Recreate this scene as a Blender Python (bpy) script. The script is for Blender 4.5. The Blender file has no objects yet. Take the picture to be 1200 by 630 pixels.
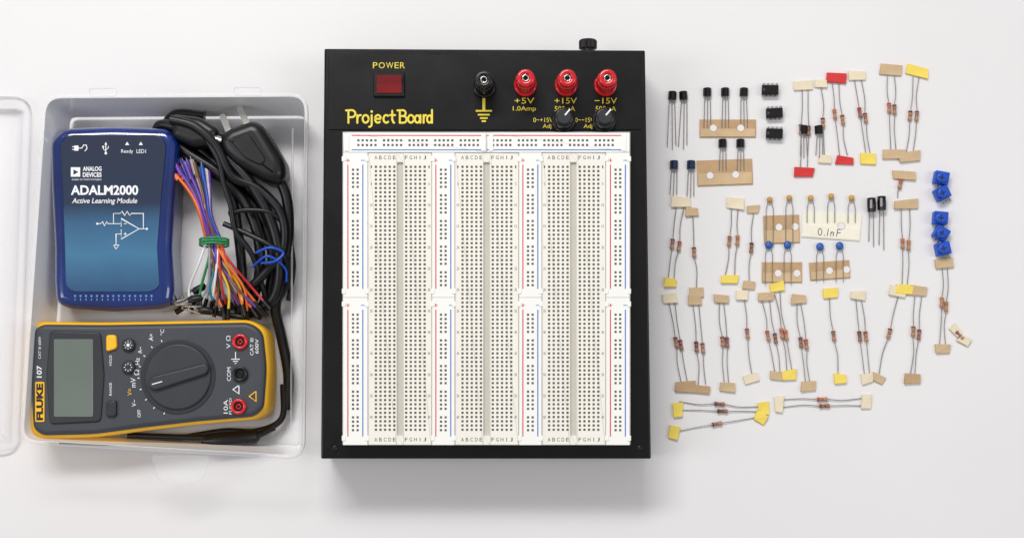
import bpy, math, random
from mathutils import Vector, Matrix
random.seed(7)
S=0.00048; D=0.85; T=math.radians(5.5); F=D/S
RT=Vector((1,0,0)); UP=Vector((0,math.cos(T),math.sin(T))); FW=Vector((0,math.sin(T),-math.cos(T))); C=-FW*D
MM=0.001
def P(px,py,z=0.0):
    d=RT*((px-600)/F)+UP*((315-py)/F)+FW
    return C+d*((z-C.z)/d.z)
scene=bpy.context.scene
COL=scene.collection
def lin(c):
    c=c/255.0
    return c/12.92 if c<=0.04045 else ((c+0.055)/1.055)**2.4
def mat(name,rgb,rough=0.5,metal=0.0,noise=0.08,nscale=60,bump=0.0,bscale=800,coat=0.0,spec=0.5,trans=0.0):
    m=bpy.data.materials.new(name); m.use_nodes=True
    nt=m.node_tree; b=nt.nodes['Principled BSDF']
    c=[lin(x) for x in rgb]
    tc=nt.nodes.new('ShaderNodeTexCoord')
    if noise>0:
        n=nt.nodes.new('ShaderNodeTexNoise'); n.inputs['Scale'].default_value=nscale; n.inputs['Detail'].default_value=4
        nt.links.new(tc.outputs['Object'],n.inputs['Vector'])
        r=nt.nodes.new('ShaderNodeValToRGB')
        r.color_ramp.elements[0].position=0.3; r.color_ramp.elements[1].position=0.7
        r.color_ramp.elements[0].color=[x*(1-noise) for x in c]+[1]
        r.color_ramp.elements[1].color=[min(1,x*(1+noise)) for x in c]+[1]
        nt.links.new(n.outputs['Fac'],r.inputs['Fac']); nt.links.new(r.outputs['Color'],b.inputs['Base Color'])
        mr=nt.nodes.new('ShaderNodeMapRange'); mr.inputs['To Min'].default_value=max(0.05,rough-0.07); mr.inputs['To Max'].default_value=min(1,rough+0.07)
        nt.links.new(n.outputs['Fac'],mr.inputs['Value']); nt.links.new(mr.outputs[0],b.inputs['Roughness'])
    else:
        b.inputs['Base Color'].default_value=c+[1]; b.inputs['Roughness'].default_value=rough
    if bump>0:
        n2=nt.nodes.new('ShaderNodeTexNoise'); n2.inputs['Scale'].default_value=bscale; n2.inputs['Detail'].default_value=3
        nt.links.new(tc.outputs['Object'],n2.inputs['Vector'])
        bp=nt.nodes.new('ShaderNodeBump'); bp.inputs['Strength'].default_value=bump; bp.inputs['Distance'].default_value=0.0003
        nt.links.new(n2.outputs['Fac'],bp.inputs['Height']); nt.links.new(bp.outputs['Normal'],b.inputs['Normal'])
    b.inputs['Metallic'].default_value=metal
    b.inputs['Coat Weight'].default_value=coat
    b.inputs['Specular IOR Level'].default_value=spec
    return m
def clear(name,fac,tint=(246,247,249)):
    m=bpy.data.materials.new(name); m.use_nodes=True
    nt=m.node_tree; b=nt.nodes['Principled BSDF']; out=nt.nodes['Material Output']
    b.inputs['Base Color'].default_value=[lin(x) for x in tint]+[1]; b.inputs['Roughness'].default_value=0.1
    tr=nt.nodes.new('ShaderNodeBsdfTransparent'); tr.inputs['Color'].default_value=(0.99,0.992,0.995,1)
    mx=nt.nodes.new('ShaderNodeMixShader')
    fr=nt.nodes.new('ShaderNodeFresnel'); fr.inputs['IOR'].default_value=1.33
    n=nt.nodes.new('ShaderNodeTexNoise'); n.inputs['Scale'].default_value=25
    tc=nt.nodes.new('ShaderNodeTexCoord'); nt.links.new(tc.outputs['Object'],n.inputs['Vector'])
    a=nt.nodes.new('ShaderNodeMath'); a.operation='MULTIPLY_ADD'; a.inputs[1].default_value=fac*0.9; a.inputs[2].default_value=fac*0.55
    nt.links.new(n.outputs['Fac'],a.inputs[0])
    a2=nt.nodes.new('ShaderNodeMath'); a2.operation='ADD'; a2.use_clamp=True
    nt.links.new(a.outputs[0],a2.inputs[0]); nt.links.new(fr.outputs[0],a2.inputs[1])
    nt.links.new(a2.outputs[0],mx.inputs[0]); nt.links.new(tr.outputs[0],mx.inputs[1]); nt.links.new(b.outputs[0],mx.inputs[2])
    nt.links.new(mx.outputs[0],out.inputs['Surface'])
    return m

class MB:
    def __init__(s): s.v=[];s.f=[];s.m=[];s.s=[];s.mats=[]
    def add(s,verts,faces,m,smooth=False):
        if m not in s.mats: s.mats.append(m)
        k=s.mats.index(m); o=len(s.v)
        s.v+= [Vector(v) for v in verts]
        for f in faces:
            s.f.append([i+o for i in f]); s.m.append(k); s.s.append(smooth)
    def build(s,name,parent=None):
        xs=[v.x for v in s.v]; ys=[v.y for v in s.v]; zs=[v.z for v in s.v]
        c=Vector(((min(xs)+max(xs))/2,(min(ys)+max(ys))/2,min(zs)))
        me=bpy.data.meshes.new(name); me.from_pydata([v-c for v in s.v],[],s.f)
        for m in s.mats: me.materials.append(m)
        me.polygons.foreach_set('material_index',s.m); me.polygons.foreach_set('use_smooth',s.s); me.update()
        ob=bpy.data.objects.new(name,me); COL.objects.link(ob)
        if parent:
            ob.parent=parent; w=Vector((0,0,0)); p=parent
            while p: w+=p.location; p=p.parent
            ob.location=c-w
        else: ob.location=c
        return ob
def thing(name,label,cat,at,group=None):
    e=bpy.data.objects.new(name,None); e.empty_display_size=0.01; e.location=at; COL.objects.link(e)
    e['label']=label; e['category']=cat
    if group: e['group']=group
    return e
def ccw(p):
    a=sum(p[i].x*p[(i+1)%len(p)].y-p[(i+1)%len(p)].x*p[i].y for i in range(len(p)))
    return list(p) if a>0 else list(reversed(p))
def inset(p,d):
    n=len(p); out=[]
    for i in range(n):
        e1=(p[i]-p[i-1]); e2=(p[(i+1)%n]-p[i]); e1=Vector((e1.x,e1.y,0)).normalized(); e2=Vector((e2.x,e2.y,0)).normalized()
        n1=Vector((-e1.y,e1.x,0)); n2=Vector((-e2.y,e2.x,0)); b=n1+n2
        b=b.normalized() if b.length>1e-6 else n1
        out.append(p[i]+b*(d/max(0.4,b.dot(n1))))
    return out
def rp(pts,r,n=5):
    out=[]; N=len(pts)
    for i in range(N):
        p0=Vector(pts[i-1]);p1=Vector(pts[i]);p2=Vector(pts[(i+1)%N])
        a=p0-p1;b=p2-p1; rr=min(r,a.length*0.45,b.length*0.45)
        A=p1+a.normalized()*rr; B=p1+b.normalized()*rr
        for k in range(n+1):
            t=k/n; out.append(A*(1-t)**2+p1*2*t*(1-t)*1.0+B*t*t)
    return out
def rect(x0,y0,x1,y1): return [(x0,y0),(x1,y0),(x1,y1),(x0,y1)]
def O(pts,z,r=0,n=5):
    if r>0: pts=rp(pts,r,n)
    return ccw([P(p[0],p[1],z) for p in pts])
def loft(mb,rings,m,smooth=False,cap=True,mtop=None,bottom=False):
    n=len(rings[0]); v=[];f=[]
    for r in rings: v+=r
    for k in range(len(rings)-1):
        for i in range(n):
            j=(i+1)%n; f.append([k*n+i,k*n+j,(k+1)*n+j,(k+1)*n+i])
    mb.add(v,f,m,smooth)
    if cap: mb.add(rings[-1],[list(range(n))],mtop or m)
    if bottom: mb.add(rings[0],[list(range(n-1,-1,-1))],m)
def slab(mb,outl,z0,z1,r,m,mtop=None,steps=3,draft=0):
    base=inset(outl,draft) if draft else outl
    rings=[[Vector((p.x,p.y,z0)) for p in base],[Vector((p.x,p.y,z1-r)) for p in outl]]
    if r>0:
        for k in range(1,steps+1):
            a=math.pi/2*k/steps
            q=inset(outl,r*(1-math.cos(a)))
            rings.append([Vector((p.x,p.y,z1-r+r*math.sin(a))) for p in q])
    loft(mb,rings,m,True if r>0 else False,True,mtop,True)
def box(mb,x0,y0,x1,y1,z0,z1,m,r=0.3*MM,cr=1.0,mtop=None):
    slab(mb,O(rect(x0,y0,x1,y1),z1,cr,3),z0,z1,r,m,mtop,2)
def quad(mb,x0,y0,x1,y1,z,m):
    mb.add([P(x0,y1,z),P(x1,y1,z),P(x1,y0,z),P(x0,y0,z)],[[0,1,2,3]],m)
def spl(pts,n=8):
    p=[Vector(q) for q in pts]; p=[p[0]*2-p[1]]+p+[p[-1]*2-p[-2]]; out=[]
    for i in range(1,len(p)-2):
        for k in range(n):
            t=k/n; a,b,c,d=p[i-1],p[i],p[i+1],p[i+2]
            out.append(0.5*((2*b)+(c-a)*t+(2*a-5*b+4*c-d)*t*t+(3*b-a-3*c+d)*t**3))
    out.append(p[-2]); return out
def tube(mb,pts,rad,m,seg=8,cap=True,mats=None):
    n=len(pts); rr=rad if isinstance(rad,list) else [rad]*n
    t=(pts[1]-pts[0]).normalized(); u=t.cross(Vector((0,0,1)))
    if u.length<1e-3: u=Vector((1,0,0))
    u.normalize(); rings=[]
    for i in range(n):
        a=pts[max(0,i-1)];b=pts[min(n-1,i+1)]; tt=(b-a)
        if tt.length>1e-9: t=tt.normalized()
        u=(u-t*u.dot(t))
        if u.length<1e-6: u=t.orthogonal()
        u.normalize(); w=t.cross(u)
        rings.append([pts[i]+(u*math.cos(2*math.pi*k/seg)+w*math.sin(2*math.pi*k/seg))*rr[i] for k in range(seg)])
    if mats:
        for i in range(n-1):
            loft(mb,[rings[i],rings[i+1]],mats[i],True,False)
        mb.add(rings[-1],[list(range(seg))],mats[-1]); mb.add(rings[0],[list(range(seg-1,-1,-1))],mats[0])
    else: loft(mb,rings,m,True,cap,None,cap)
def cyl(mb,c,r,z0,z1,m,seg=32,bev=0.0,mtop=None,flute=0):
    o=[]
    for k in range(seg):
        a=2*math.pi*k/seg; q=r*(1-(flute if k%2 else 0)); o.append(Vector((c.x+q*math.cos(a),c.y+q*math.sin(a),0)))
    slab(mb,o,z0,z1,bev,m,mtop,3)
def ring(mb,c,r0,r1,z0,z1,m,seg=32):
    rs=[]; e=min(0.0003,(r1-r0)*0.3)
    for (r,z) in ((r1,z0),(r1,z1-e),(r1-e,z1),(r0+e,z1),(r0,z1-e),(r0,z0)):
        rs.append([Vector((c.x+r*math.cos(2*math.pi*k/seg),c.y+r*math.sin(2*math.pi*k/seg),z)) for k in range(seg)])
    loft(mb,rs,m,True,False)
_tc={}
def tmesh(s,bold):
    if (s,bold) in _tc: return _tc[(s,bold)]
    cu=bpy.data.curves.new('t','FONT'); cu.body=s; cu.size=1; cu.offset=bold; cu.resolution_u=3
    ob=bpy.data.objects.new('t',cu); COL.objects.link(ob); dg=bpy.context.evaluated_depsgraph_get(); dg.update()
    me=ob.evaluated_get(dg).to_mesh(); v=[(a.co.x,a.co.y) for a in me.vertices]; f=[list(p.vertices) for p in me.polygons]
    bpy.data.objects.remove(ob); bpy.data.curves.remove(cu)
    xs=[a[0] for a in v];ys=[a[1] for a in v]; x0,x1,y0,y1=min(xs),max(xs),min(ys),max(ys)
    v=[((a-x0)/(x1-x0),(b-y0)/(y1-y0)) for a,b in v]
    _tc[(s,bold)]=(v,f); return _tc[(s,bold)]
def text(mb,s,x0,y0,x1,y1,z,m,rot=0,shear=0,bold=0.0,ang=0):
    v,f=tmesh(s,bold); out=[]
    cx=(x0+x1)/2; cy=(y0+y1)/2
    for u,w in v:
        if rot==0: x=x0+u*(x1-x0)+shear*w*(y1-y0); y=y1-w*(y1-y0)
        else: x=x1-w*(x1-x0); y=y1-u*(y1-y0)
        if ang:
            dx,dy=x-cx,y-cy; x=cx+dx*math.cos(ang)-dy*math.sin(ang); y=cy+dx*math.sin(ang)+dy*math.cos(ang)
        out.append(P(x,y,z))
    mb.add(out,f,m)
def line(mb,pts,w,z,m):
    for a,b in zip(pts,pts[1:]):
        A=Vector(a);B=Vector(b); d=(B-A).normalized(); n=Vector((-d.y,d.x))*w/2
        q=[A-n,B-n,B+n,A+n]
        q=ccw([P(p.x,p.y,z) for p in q]); mb.add(q,[[0,1,2,3]],m)
def ribbon(mb,pts,w,z,m):
    p=[Vector(a) for a in pts]; n=len(p); L=[];R=[]
    for i in range(n):
        a=p[max(0,i-1)];b=p[min(n-1,i+1)]; d=(b-a).normalized(); k=1.0
        if 0<i<n-1:
            d1=(p[i]-p[i-1]).normalized(); k=1/max(0.6,Vector((-d.y,d.x)).dot(Vector((-d1.y,d1.x))))
        nn=Vector((-d.y,d.x))*w/2*k; L.append(p[i]+nn);R.append(p[i]-nn)
    d0=(p[0]-p[1]).normalized(); d1=(p[-1]-p[-2]).normalized()
    vs=[P(q.x,q.y,z) for q in L]+[P(q.x,q.y,z) for q in R]
    f=[[i,i+1,n+i+1,n+i] for i in range(n-1)]
    mb.add(vs,f,m)
    for c,d,a,b in ((p[0],d0,L[0],R[0]),(p[-1],d1,L[-1],R[-1])):
        pts2=[a]
        for k in range(1,6):
            t=math.pi*k/6; pts2.append(c+(a-c)*math.cos(t)+d*(w/2)*math.sin(t))
        pts2.append(b)
        mb.add(ccw([P(q.x,q.y,z) for q in pts2]),[list(range(7))],m)
def arc(cx,cy,rx,ry,a0,a1,n=12):
    return [(cx+rx*math.cos(math.radians(a0+(a1-a0)*k/n)),cy-ry*math.sin(math.radians(a0+(a1-a0)*k/n))) for k in range(n+1)]
def disc(mb,cx,cy,r,z,m,seg=20):
    mb.add(ccw([P(cx+r*math.cos(2*math.pi*k/seg),cy+r*math.sin(2*math.pi*k/seg),z) for k in range(seg)]),[list(range(seg))],m)

# ---------------- materials
M_table=mat('table_laminate',(229,227,228),0.45,0,0.02,6,0.06,500)
M_case=mat('black_powder_coat',(9,9,12),0.30,0,0.15,40,0.15,1800,spec=0.35)
M_blk=mat('black_plastic',(14,14,17),0.3,0,0.1,spec=0.45)
M_cord=mat('black_rubber',(13,13,17),0.36,0,0.15,80,0.1,spec=0.45)
M_yel=mat('yellow_print',(232,210,62),0.5,0,0.04)
M_white=mat('white_print',(238,240,242),0.5,0,0.02)
M_bb=mat('breadboard_plastic',(239,236,226),0.45,0,0.02,30)
M_bb2=mat('bus_strip_plastic',(244,243,239),0.42,0,0.015,30)
M_groove=mat('groove_plastic',(198,194,184),0.6,0,0.03)
M_hole=mat('contact_hole',(88,85,80),0.7,0,0.4,900)
M_ink=mat('black_ink',(70,70,72),0.6,0,0)
M_redl=mat('red_line_ink',(214,60,64),0.5,0,0.05)
M_blul=mat('blue_line_ink',(60,118,205),0.5,0,0.05)
M_red=mat('red_plastic',(205,18,32),0.26,0,0.06,100,coat=0.3)
M_dred=mat('dark_red_plastic',(125,6,14),0.14,0,0.1,100,coat=0.8)
M_sil=mat('tinned_metal',(190,188,185),0.3,0.9,0.1,300)
M_lead=mat('lead_wire',(150,146,142),0.35,0.7,0.15,300)
M_nick=mat('nickel',(205,203,198),0.22,1.0,0.05)
M_blue=mat('blue_translucent_case',(8,38,104),0.15,0,0.35,30,coat=0.8)
M_navy=mat('navy_panel',(20,38,70),0.3,0,0.05)
M_pale=mat('pale_blue_print',(110,150,190),0.4,0,0.2,400)
M_grey=mat('dark_grey_plastic',(56,60,67),0.5,0,0.08,60,0.2,1500)
M_greyd=mat('dial_plastic',(44,47,53),0.45,0,0.06,60,0.15,1500)
M_grey2=mat('meter_bezel',(34,37,42),0.4,0,0.05)
M_lcd=mat('lcd_glass',(108,118,110),0.12,0,0.06,20,coat=0.6)
M_hol=mat('yellow_rubber',(248,188,26),0.45,0,0.05,50,0.15)
M_kraft=mat('kraft_tape',(203,176,138),0.8,0,0.09,120,0.4,900)
M_kraft2=mat('brown_card_tape',(188,156,118),0.8,0,0.1,150,0.4,900)
M_ytape=mat('yellow_tape',(240,214,92),0.6,0,0.06,120,0.2)
M_cream=mat('cream_tape',(230,217,188),0.7,0,0.05,120,0.2)
M_rtape=mat('red_tape',(210,44,44),0.55,0,0.06,120,0.2)
M_wtape=mat('white_card',(238,233,216),0.7,0,0.03,120,0.2)
M_res=mat('resistor_tan',(178,132,106),0.4,0,0.08,300)
M_res2=mat('resistor_dark_tan',(146,98,78),0.4,0,0.08,300)
M_bcap=mat('blue_ceramic',(40,90,170),0.35,0,0.1,200)
M_ycap=mat('yellow_ceramic',(190,150,72),0.4,0,0.1,200)
M_trim=mat('trimmer_blue',(18,78,190),0.35,0,0.1,200)
M_gstripe=mat('grey_stripe',(150,150,155),0.5,0,0)
M_clear=clear('clear_plastic',0.03)
M_rim=clear('clear_plastic_rim',0.13)
M_lid=clear('clear_lid',0.06)
bandc=[mat('band_'+n,c,0.4,0,0) for n,c in (('brown',(90,45,25)),('black',(20,20,20)),('red',(170,35,28)),('orange',(210,110,40)),('gold',(170,130,50)),('violet',(90,50,110)),('umber',(100,60,40)))]
def face_mat():
    m=bpy.data.materials.new('module_printed_panel'); m.use_nodes=True; nt=m.node_tree; b=nt.nodes['Principled BSDF']
    tc=nt.nodes.new('ShaderNodeTexCoord'); sp=nt.nodes.new('ShaderNodeSeparateXYZ'); nt.links.new(tc.outputs['Generated'],sp.inputs[0])
    n=nt.nodes.new('ShaderNodeTexNoise'); n.inputs['Scale'].default_value=3.0; nt.links.new(tc.outputs['Generated'],n.inputs['Vector'])
    ad=nt.nodes.new('ShaderNodeMath'); ad.operation='MULTIPLY_ADD'; ad.inputs[1].default_value=0.08; nt.links.new(n.outputs['Fac'],ad.inputs[0]); nt.links.new(sp.outputs['Y'],ad.inputs[2])
    r=nt.nodes.new('ShaderNodeValToRGB'); e=r.color_ramp.elements
    e[0].position=0.0; e[0].color=[lin(x) for x in (28,66,108)]+[1]
    e[1].position=1.0; e[1].color=[lin(x) for x in (22,36,62)]+[1]
    x=e.new(0.28); x.color=[lin(x) for x in (62,116,152)]+[1]
    x=e.new(0.48); x.color=[lin(x) for x in (48,92,128)]+[1]
    x=e.new(0.60); x.color=[lin(x) for x in (25,42,70)]+[1]
    nt.links.new(ad.outputs[0],r.inputs[0]); nt.links.new(r.outputs[0],b.inputs['Base Color']); b.inputs['Roughness'].default_value=0.3
    return m
M_face=face_mat()

# ---------------- table
mb=MB(); mb.add([(-1.5,-1.5,0),(1.5,-1.5,0),(1.5,1.5,0),(-1.5,1.5,0)],[[0,1,2,3]],M_table)
t=mb.build('table_surface'); t['kind']='structure'; t['label']='pale grey laminate table top under everything'; t['category']='table'

# ---------------- storage box and lid
bx=thing('storage_box','clear plastic storage box holding meter, module and cables','storage box',P(200,330,0))
zr=36*MM
out=O([(50,111),(361,109),(357,538),(22,519)],zr,22,6)
lv=lambda r,z:[Vector((p.x,p.y,z)) for p in r]
mb=MB()
i1=inset(out,2.0*MM); fl=inset(out,6*MM); fl2=inset(out,8*MM)
loft(mb,[lv(fl2,0.6*MM),lv(fl,1.4*MM),lv(inset(out,5.4*MM),3.5*MM),lv(i1,zr-1.2*MM)],M_clear,True,False)
mb.add(lv(fl2,0.6*MM),[list(range(len(fl2)))],M_clear)
mb.build('box_shell',bx)
mb=MB()
loft(mb,[lv(i1,zr-1.2*MM),lv(inset(out,1.7*MM),zr),lv(inset(out,0.3*MM),zr),lv(out,zr-0.6*MM),lv(inset(out,-0.1*MM),zr-2*MM)],M_rim,True,False)
mb.build('box_rim',bx)
mb=MB(); slab(mb,O([(176,533),(246,533),(238,560),(226,566),(196,566),(184,560)],25*MM,6),23.5*MM,25*MM,0.7*MM,M_lid)
mb.build('latch',bx)
for (x,y) in ((120,108),(290,107)):
    mb=MB(); slab(mb,O(rect(x-16,y-5,x+16,y+5),33*MM,3),31*MM,33*MM,0.8*MM,M_lid); mb.build('hinge',bx)
mb=MB()
pts=[P(343,150,18*MM),P(341,500,18*MM)]; tube(mb,pts,0.5*MM,M_rim,6)
mb.build('wall_rib',bx)
ld=thing('box_lid','clear plastic box lid lying flat on the table','lid',P(-20,320,0))
mb=MB(); lo=O([(-130,112),(34,113),(19,527),(-140,532)],5*MM,20,6)
loft(mb,[lv(inset(lo,-0.3*MM),0.3*MM),lv(lo,4.4*MM),lv(inset(lo,0.6*MM),5*MM),lv(inset(lo,4*MM),5*MM),lv(inset(lo,4.6*MM),4*MM),lv(inset(lo,9*MM),3.6*MM)],M_lid,True,False)
mb.build('lid_rim',ld)
mb=MB(); mb.add(lv(inset(lo,9*MM),3.6*MM),[list(range(len(lo)))],M_clear); mb.build('lid_panel',ld)

# ---------------- analog module
md=thing('measurement_module','blue translucent electronics module with printed panel, in the clear box','electronic device',P(130,255,0))
z1=26*MM
ol=[(74,149),(130,147),(196,149),(208,164),(204,215),(200,290),(203,338),(200,356),(186,361),(130,364),(78,361),(64,354),(62,332),(62,290),(58,215),(57,164)]
mb=MB(); slab(mb,O(ol,z1,9,5),2.2*MM,z1,5*MM,M_blue,steps=6); mb.build('case',md)
mb=MB(); fo=O([(80,158),(186,158),(195,168),(190,215),(184,290),(187,335),(178,342),(86,342),(77,335),(76,290),(73,215),(70,168)],z1+0.8*MM,7,4)
slab(mb,fo,z1-0.5*MM,z1+0.8*MM,0.4*MM,M_face); mb.build('front_panel',md)
mb=MB(); z=z1+0.3*MM
for i in range(15):
    x=88+i*6.4
    quad(mb,x-1.1,345.5,x+1.1,347.6,z,M_pale); quad(mb,x-0.5,349.4,x+0.5,352,z,M_pale)
mb.build('pin_marking',md)
mb=MB(); z=z1+0.9*MM
text(mb,'ADALM2000',83,217,162,228.5,z,M_white,bold=0.03)
text(mb,'Active Learning Module',84,232,160,240,z,M_white,shear=0.2,bold=0.01)
mb.build('title_lettering',md); mb=MB()
quad(mb,83,196,94,207,z,M_white)
mb.add([P(86,198.5,z+5e-5),P(86,204.8,z+5e-5),P(91.8,201.6,z+5e-5)],[[0,1,2]],M_navy)
text(mb,'ANALOG',97,195,119,200.5,z,M_white,bold=0.03); text(mb,'DEVICES',97,202,119,207.5,z,M_white,bold=0.03)
text(mb,"AHEAD OF WHAT'S POSSIBLE",84,209.3,119,211.3,z,M_white)
mb.build('maker_logo',md); mb=MB()
text(mb,'Ready',142,175,156,180.5,z,M_white); text(mb,'LED1',160,175,171,179.5,z,M_white)
for x in (149,165): mb.add([P(x-2.4,170,z),P(x+2.4,170,z),P(x,166,z)],[[0,1,2]],M_white)
quad(mb,87,170.6,92,176.6,z,M_white); ribbon(mb,[(92,173.5),(96,173.5),(98,170),(101,170),(102,174),(99.5,177)],1.0,z+2e-5,M_white); line(mb,[(84.5,172),(87,172)],0.9,z,M_white); line(mb,[(84.5,175.2),(87,175.2)],0.9,z,M_white)
line(mb,[(124,179),(124,169)],1.0,z,M_white); mb.add([P(122.4,169.6,z+2e-5),P(125.6,169.6,z+2e-5),P(124,166.4,z+2e-5)],[[0,1,2]],M_white); ribbon(mb,[(124,177),(121,174.5),(121,172.5)],0.8,z+3e-5,M_white); ribbon(mb,[(124,175.5),(127,173.3),(127,171.4)],0.8,z+4e-5,M_white); disc(mb,124,179.6,1.5,z+2e-5,M_white); disc(mb,121,172,1.2,z+5e-5,M_white)
mb.build('status_icons',md); mb=MB()
ribbon(mb,[(142,268),(142,256),(163,268),(142,280),(142,266)],1.0,z,M_white)
line(mb,[(126,262),(142,262)],0.8,z+2e-5,M_white); line(mb,[(163,268),(171,268)],0.8,z+2e-5,M_white); ribbon(mb,[(133,262),(133,250),(141,250),(143,247.5),(146,252.5),(149,247.5),(152,252.5),(154,250),(168,250),(168,268)],0.8,z+3e-5,M_white)
ribbon(mb,[(142,274),(136,274),(136,287)],0.8,z+2e-5,M_white); ribbon(mb,[(133,287),(139.5,287),(136,291.5),(133,287)],0.8,z+4e-5,M_white)
line(mb,[(145,262),(148.5,262)],0.8,z,M_white); line(mb,[(145,274),(148.5,274)],0.8,z,M_white); line(mb,[(146.8,272.3),(146.8,275.7)],0.8,z+2e-5,M_white)
ribbon(mb,[(115,262),(118,262),(120,259.5),(122.5,264.5),(125,259.5),(127,262)],0.8,z+3e-5,M_white); disc(mb,172,268,1.3,z+3e-5,M_white); disc(mb,114,262,1.3,z,M_white)
mb.build('circuit_diagram',md)

# ---------------- multimeter
mt=thing('digital_multimeter','dark grey digital multimeter in yellow rubber holster in the box','multimeter',P(180,440,0))
zm=30*MM
oy=[(42,376),(120,377),(180,376),(294,374),(312,386),(316,430),(313,480),(300,491),(228,497),(168,504),(108,512),(44,514),(33,505),(30,445),(33,386)]
mb=MB(); slab(mb,O(oy,zm-2.5*MM,12,5),2.2*MM,zm-2.5*MM,3.5*MM,M_hol,steps=5); mb.build('rubber_holster',mt)
og=[(48,379.6),(120,380.2),(180,379.2),(292,377.2),(307.5,388),(312,430),(308.5,478),(297,488),(228,493.6),(168,500.6),(108,508.6),(49,510),(38,502),(34.5,445),(38,387)]
mb=MB(); slab(mb,O(og,zm,12,5),20*MM,zm,2.5*MM,M_grey,steps=4); mb.build('meter_body',mt)
mb=MB(); slab(mb,O([(58,387),(118,389),(122,440),(118,494),(58,497),(54,440)],zm+1*MM,6),zm-1*MM,zm+1*MM,0.8*MM,M_grey2); mb.build('screen_bezel',mt)
mb=MB(); box(mb,63,397,109,488,zm,zm+1.4*MM,M_lcd,0.2*MM,2); mb.build('screen',mt)
mb=MB(); box(mb,41,447,52,494,zm-0.5*MM,zm+0.6*MM,M_hol,0.2*MM,2); mb.build('name_badge',mt)
dial=MB(); c=P(208,441,zm+2*MM)
cyl(dial,c,42*S,zm-0.5*MM,zm+0.4*MM,M_grey2,64,0.3*MM)
cyl(dial,c,37*S,zm+0.4*MM,zm+1.6*MM,M_greyd,64,0.9*MM); d_ob=dial.build('dial',mt)
g=MB(); slab(g,O([(172,452),(176,441),(240,425),(245,430),(242,438),(180,458)],zm+4*MM,5),zm+1.5*MM,zm+4*MM,1.1*MM,M_greyd,steps=4)
d_ob['label']='round rotary selector dial'
line(g,[(178,450),(190,446.6)],1.2,zm+4.1*MM,M_white)
g.build('dial_grip',d_ob)
for (x,y,mm) in ((150,404,M_grey2),(150,430,M_grey2)):
    b=MB(); cyl(b,P(x,y,zm+2*MM),7.5*S,zm-0.5*MM,zm+2*MM,mm,28,0.8*MM)
    for k in range(8):
        a=k*math.pi/4; line(b,[(x+3.2*math.cos(a),y+3.2*math.sin(a)),(x+4.9*math.cos(a),y+4.9*math.sin(a))],0.8,zm+2.1*MM,M_white)
    if y<410: disc(b,x,y,1.9,zm+2.1*MM,M_white)
    b.build('button',mt)
b=MB(); slab(b,O([(124,392),(136,392),(137,408),(124,412)],zm+2*MM,4),zm-0.5*MM,zm+2*MM,0.8*MM,M_hol); b.build('button',mt)
b=MB(); slab(b,O([(124,470),(136,468),(136,488),(124,488)],zm+2*MM,4),zm-0.5*MM,zm+2*MM,0.8*MM,M_grey2); b.build('button',mt)
for (x,y,mm) in ((281,400,M_red),(281,438,M_blk),(279,476,M_red)):
    b=MB(); c=P(x,y,zm+2*MM); ring(b,c,5.4*S,8.6*S,zm-1*MM,zm+2*MM,mm); cyl(b,c,5.5*S,zm-1*MM,zm+0.3*MM,M_blk,24); ring(b,c,1.8*S,3*S,zm+0.3*MM,zm+1*MM,M_red if mm is M_red else M_blk,20)
    b.build('jack_socket',mt)
mb=MB(); z=zm+0.75*MM
text(mb,'FLUKE',42.5,449,50.5,492,z,M_blk,rot=90,bold=0.05)
mb.build('badge_lettering',mt); mb=MB()
text(mb,'107',43,428,49,442,zm+0.15*MM,M_white,rot=90,bold=0.02)
z=zm+0.15*MM
text(mb,'CAT III 600V',45,394,48,420,z,M_white,rot=90)
mb.build('model_lettering',mt); mb=MB()
for s,x,y,w,h in (('OFF',163,484,4,9),('V~',157,472,5,8),('V=',152,459,5,8),('mV',156,448,6,11),('Ω',160,436,6,6.5),('Hz',161,423,5,8),('A~',164,410,5,8),('A=',177,395,5,8),('°C',190,389,4.5,7)):
    text(mb,s,x-w/2,y-h/2,x+w/2,y+h/2,z,M_white if s!='V=' else M_hol,rot=90)
text(mb,'HOLD',128,416,131,428,z,M_white,rot=90); text(mb,'RANGE',128,448,131,463,z,M_white,rot=90)
for k in range(9):
    a=math.radians(110+k*17); line(mb,[(208+44.5*math.cos(a),441+44.5*math.sin(a)),(208+47*math.cos(a),441+47*math.sin(a))],1,z,M_white)
mb.build('dial_lettering',mt); mb=MB()
text(mb,'V Ω',265,393,270,408,z,M_white,rot=90); text(mb,'COM',266,430,270.5,446,z,M_white,rot=90); text(mb,'10A',262,468,267,484,z,M_white,rot=90); text(mb,'FUSED',268.5,466,271.5,485,z,M_white,rot=90)
text(mb,'CAT III',293,396,297,416,z,M_white,rot=90); text(mb,'600V',299,397,303,414,z,M_white,rot=90)
line(mb,[(276,412),(276,420)],1,z,M_white); line(mb,[(271,420.5),(281,420.5)],1,z,M_white); line(mb,[(273,423),(279,423)],1,z,M_white); line(mb,[(275,425.4),(277,425.4)],1,z,M_white)
ribbon(mb,[(280,451),(273,456),(280,461),(280,451)],1.1,z,M_white)
ribbon(mb,[(300,458),(292,464),(300,470),(300,458)],1.1,z,M_hol)
mb.build('jack_lettering',mt)

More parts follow.
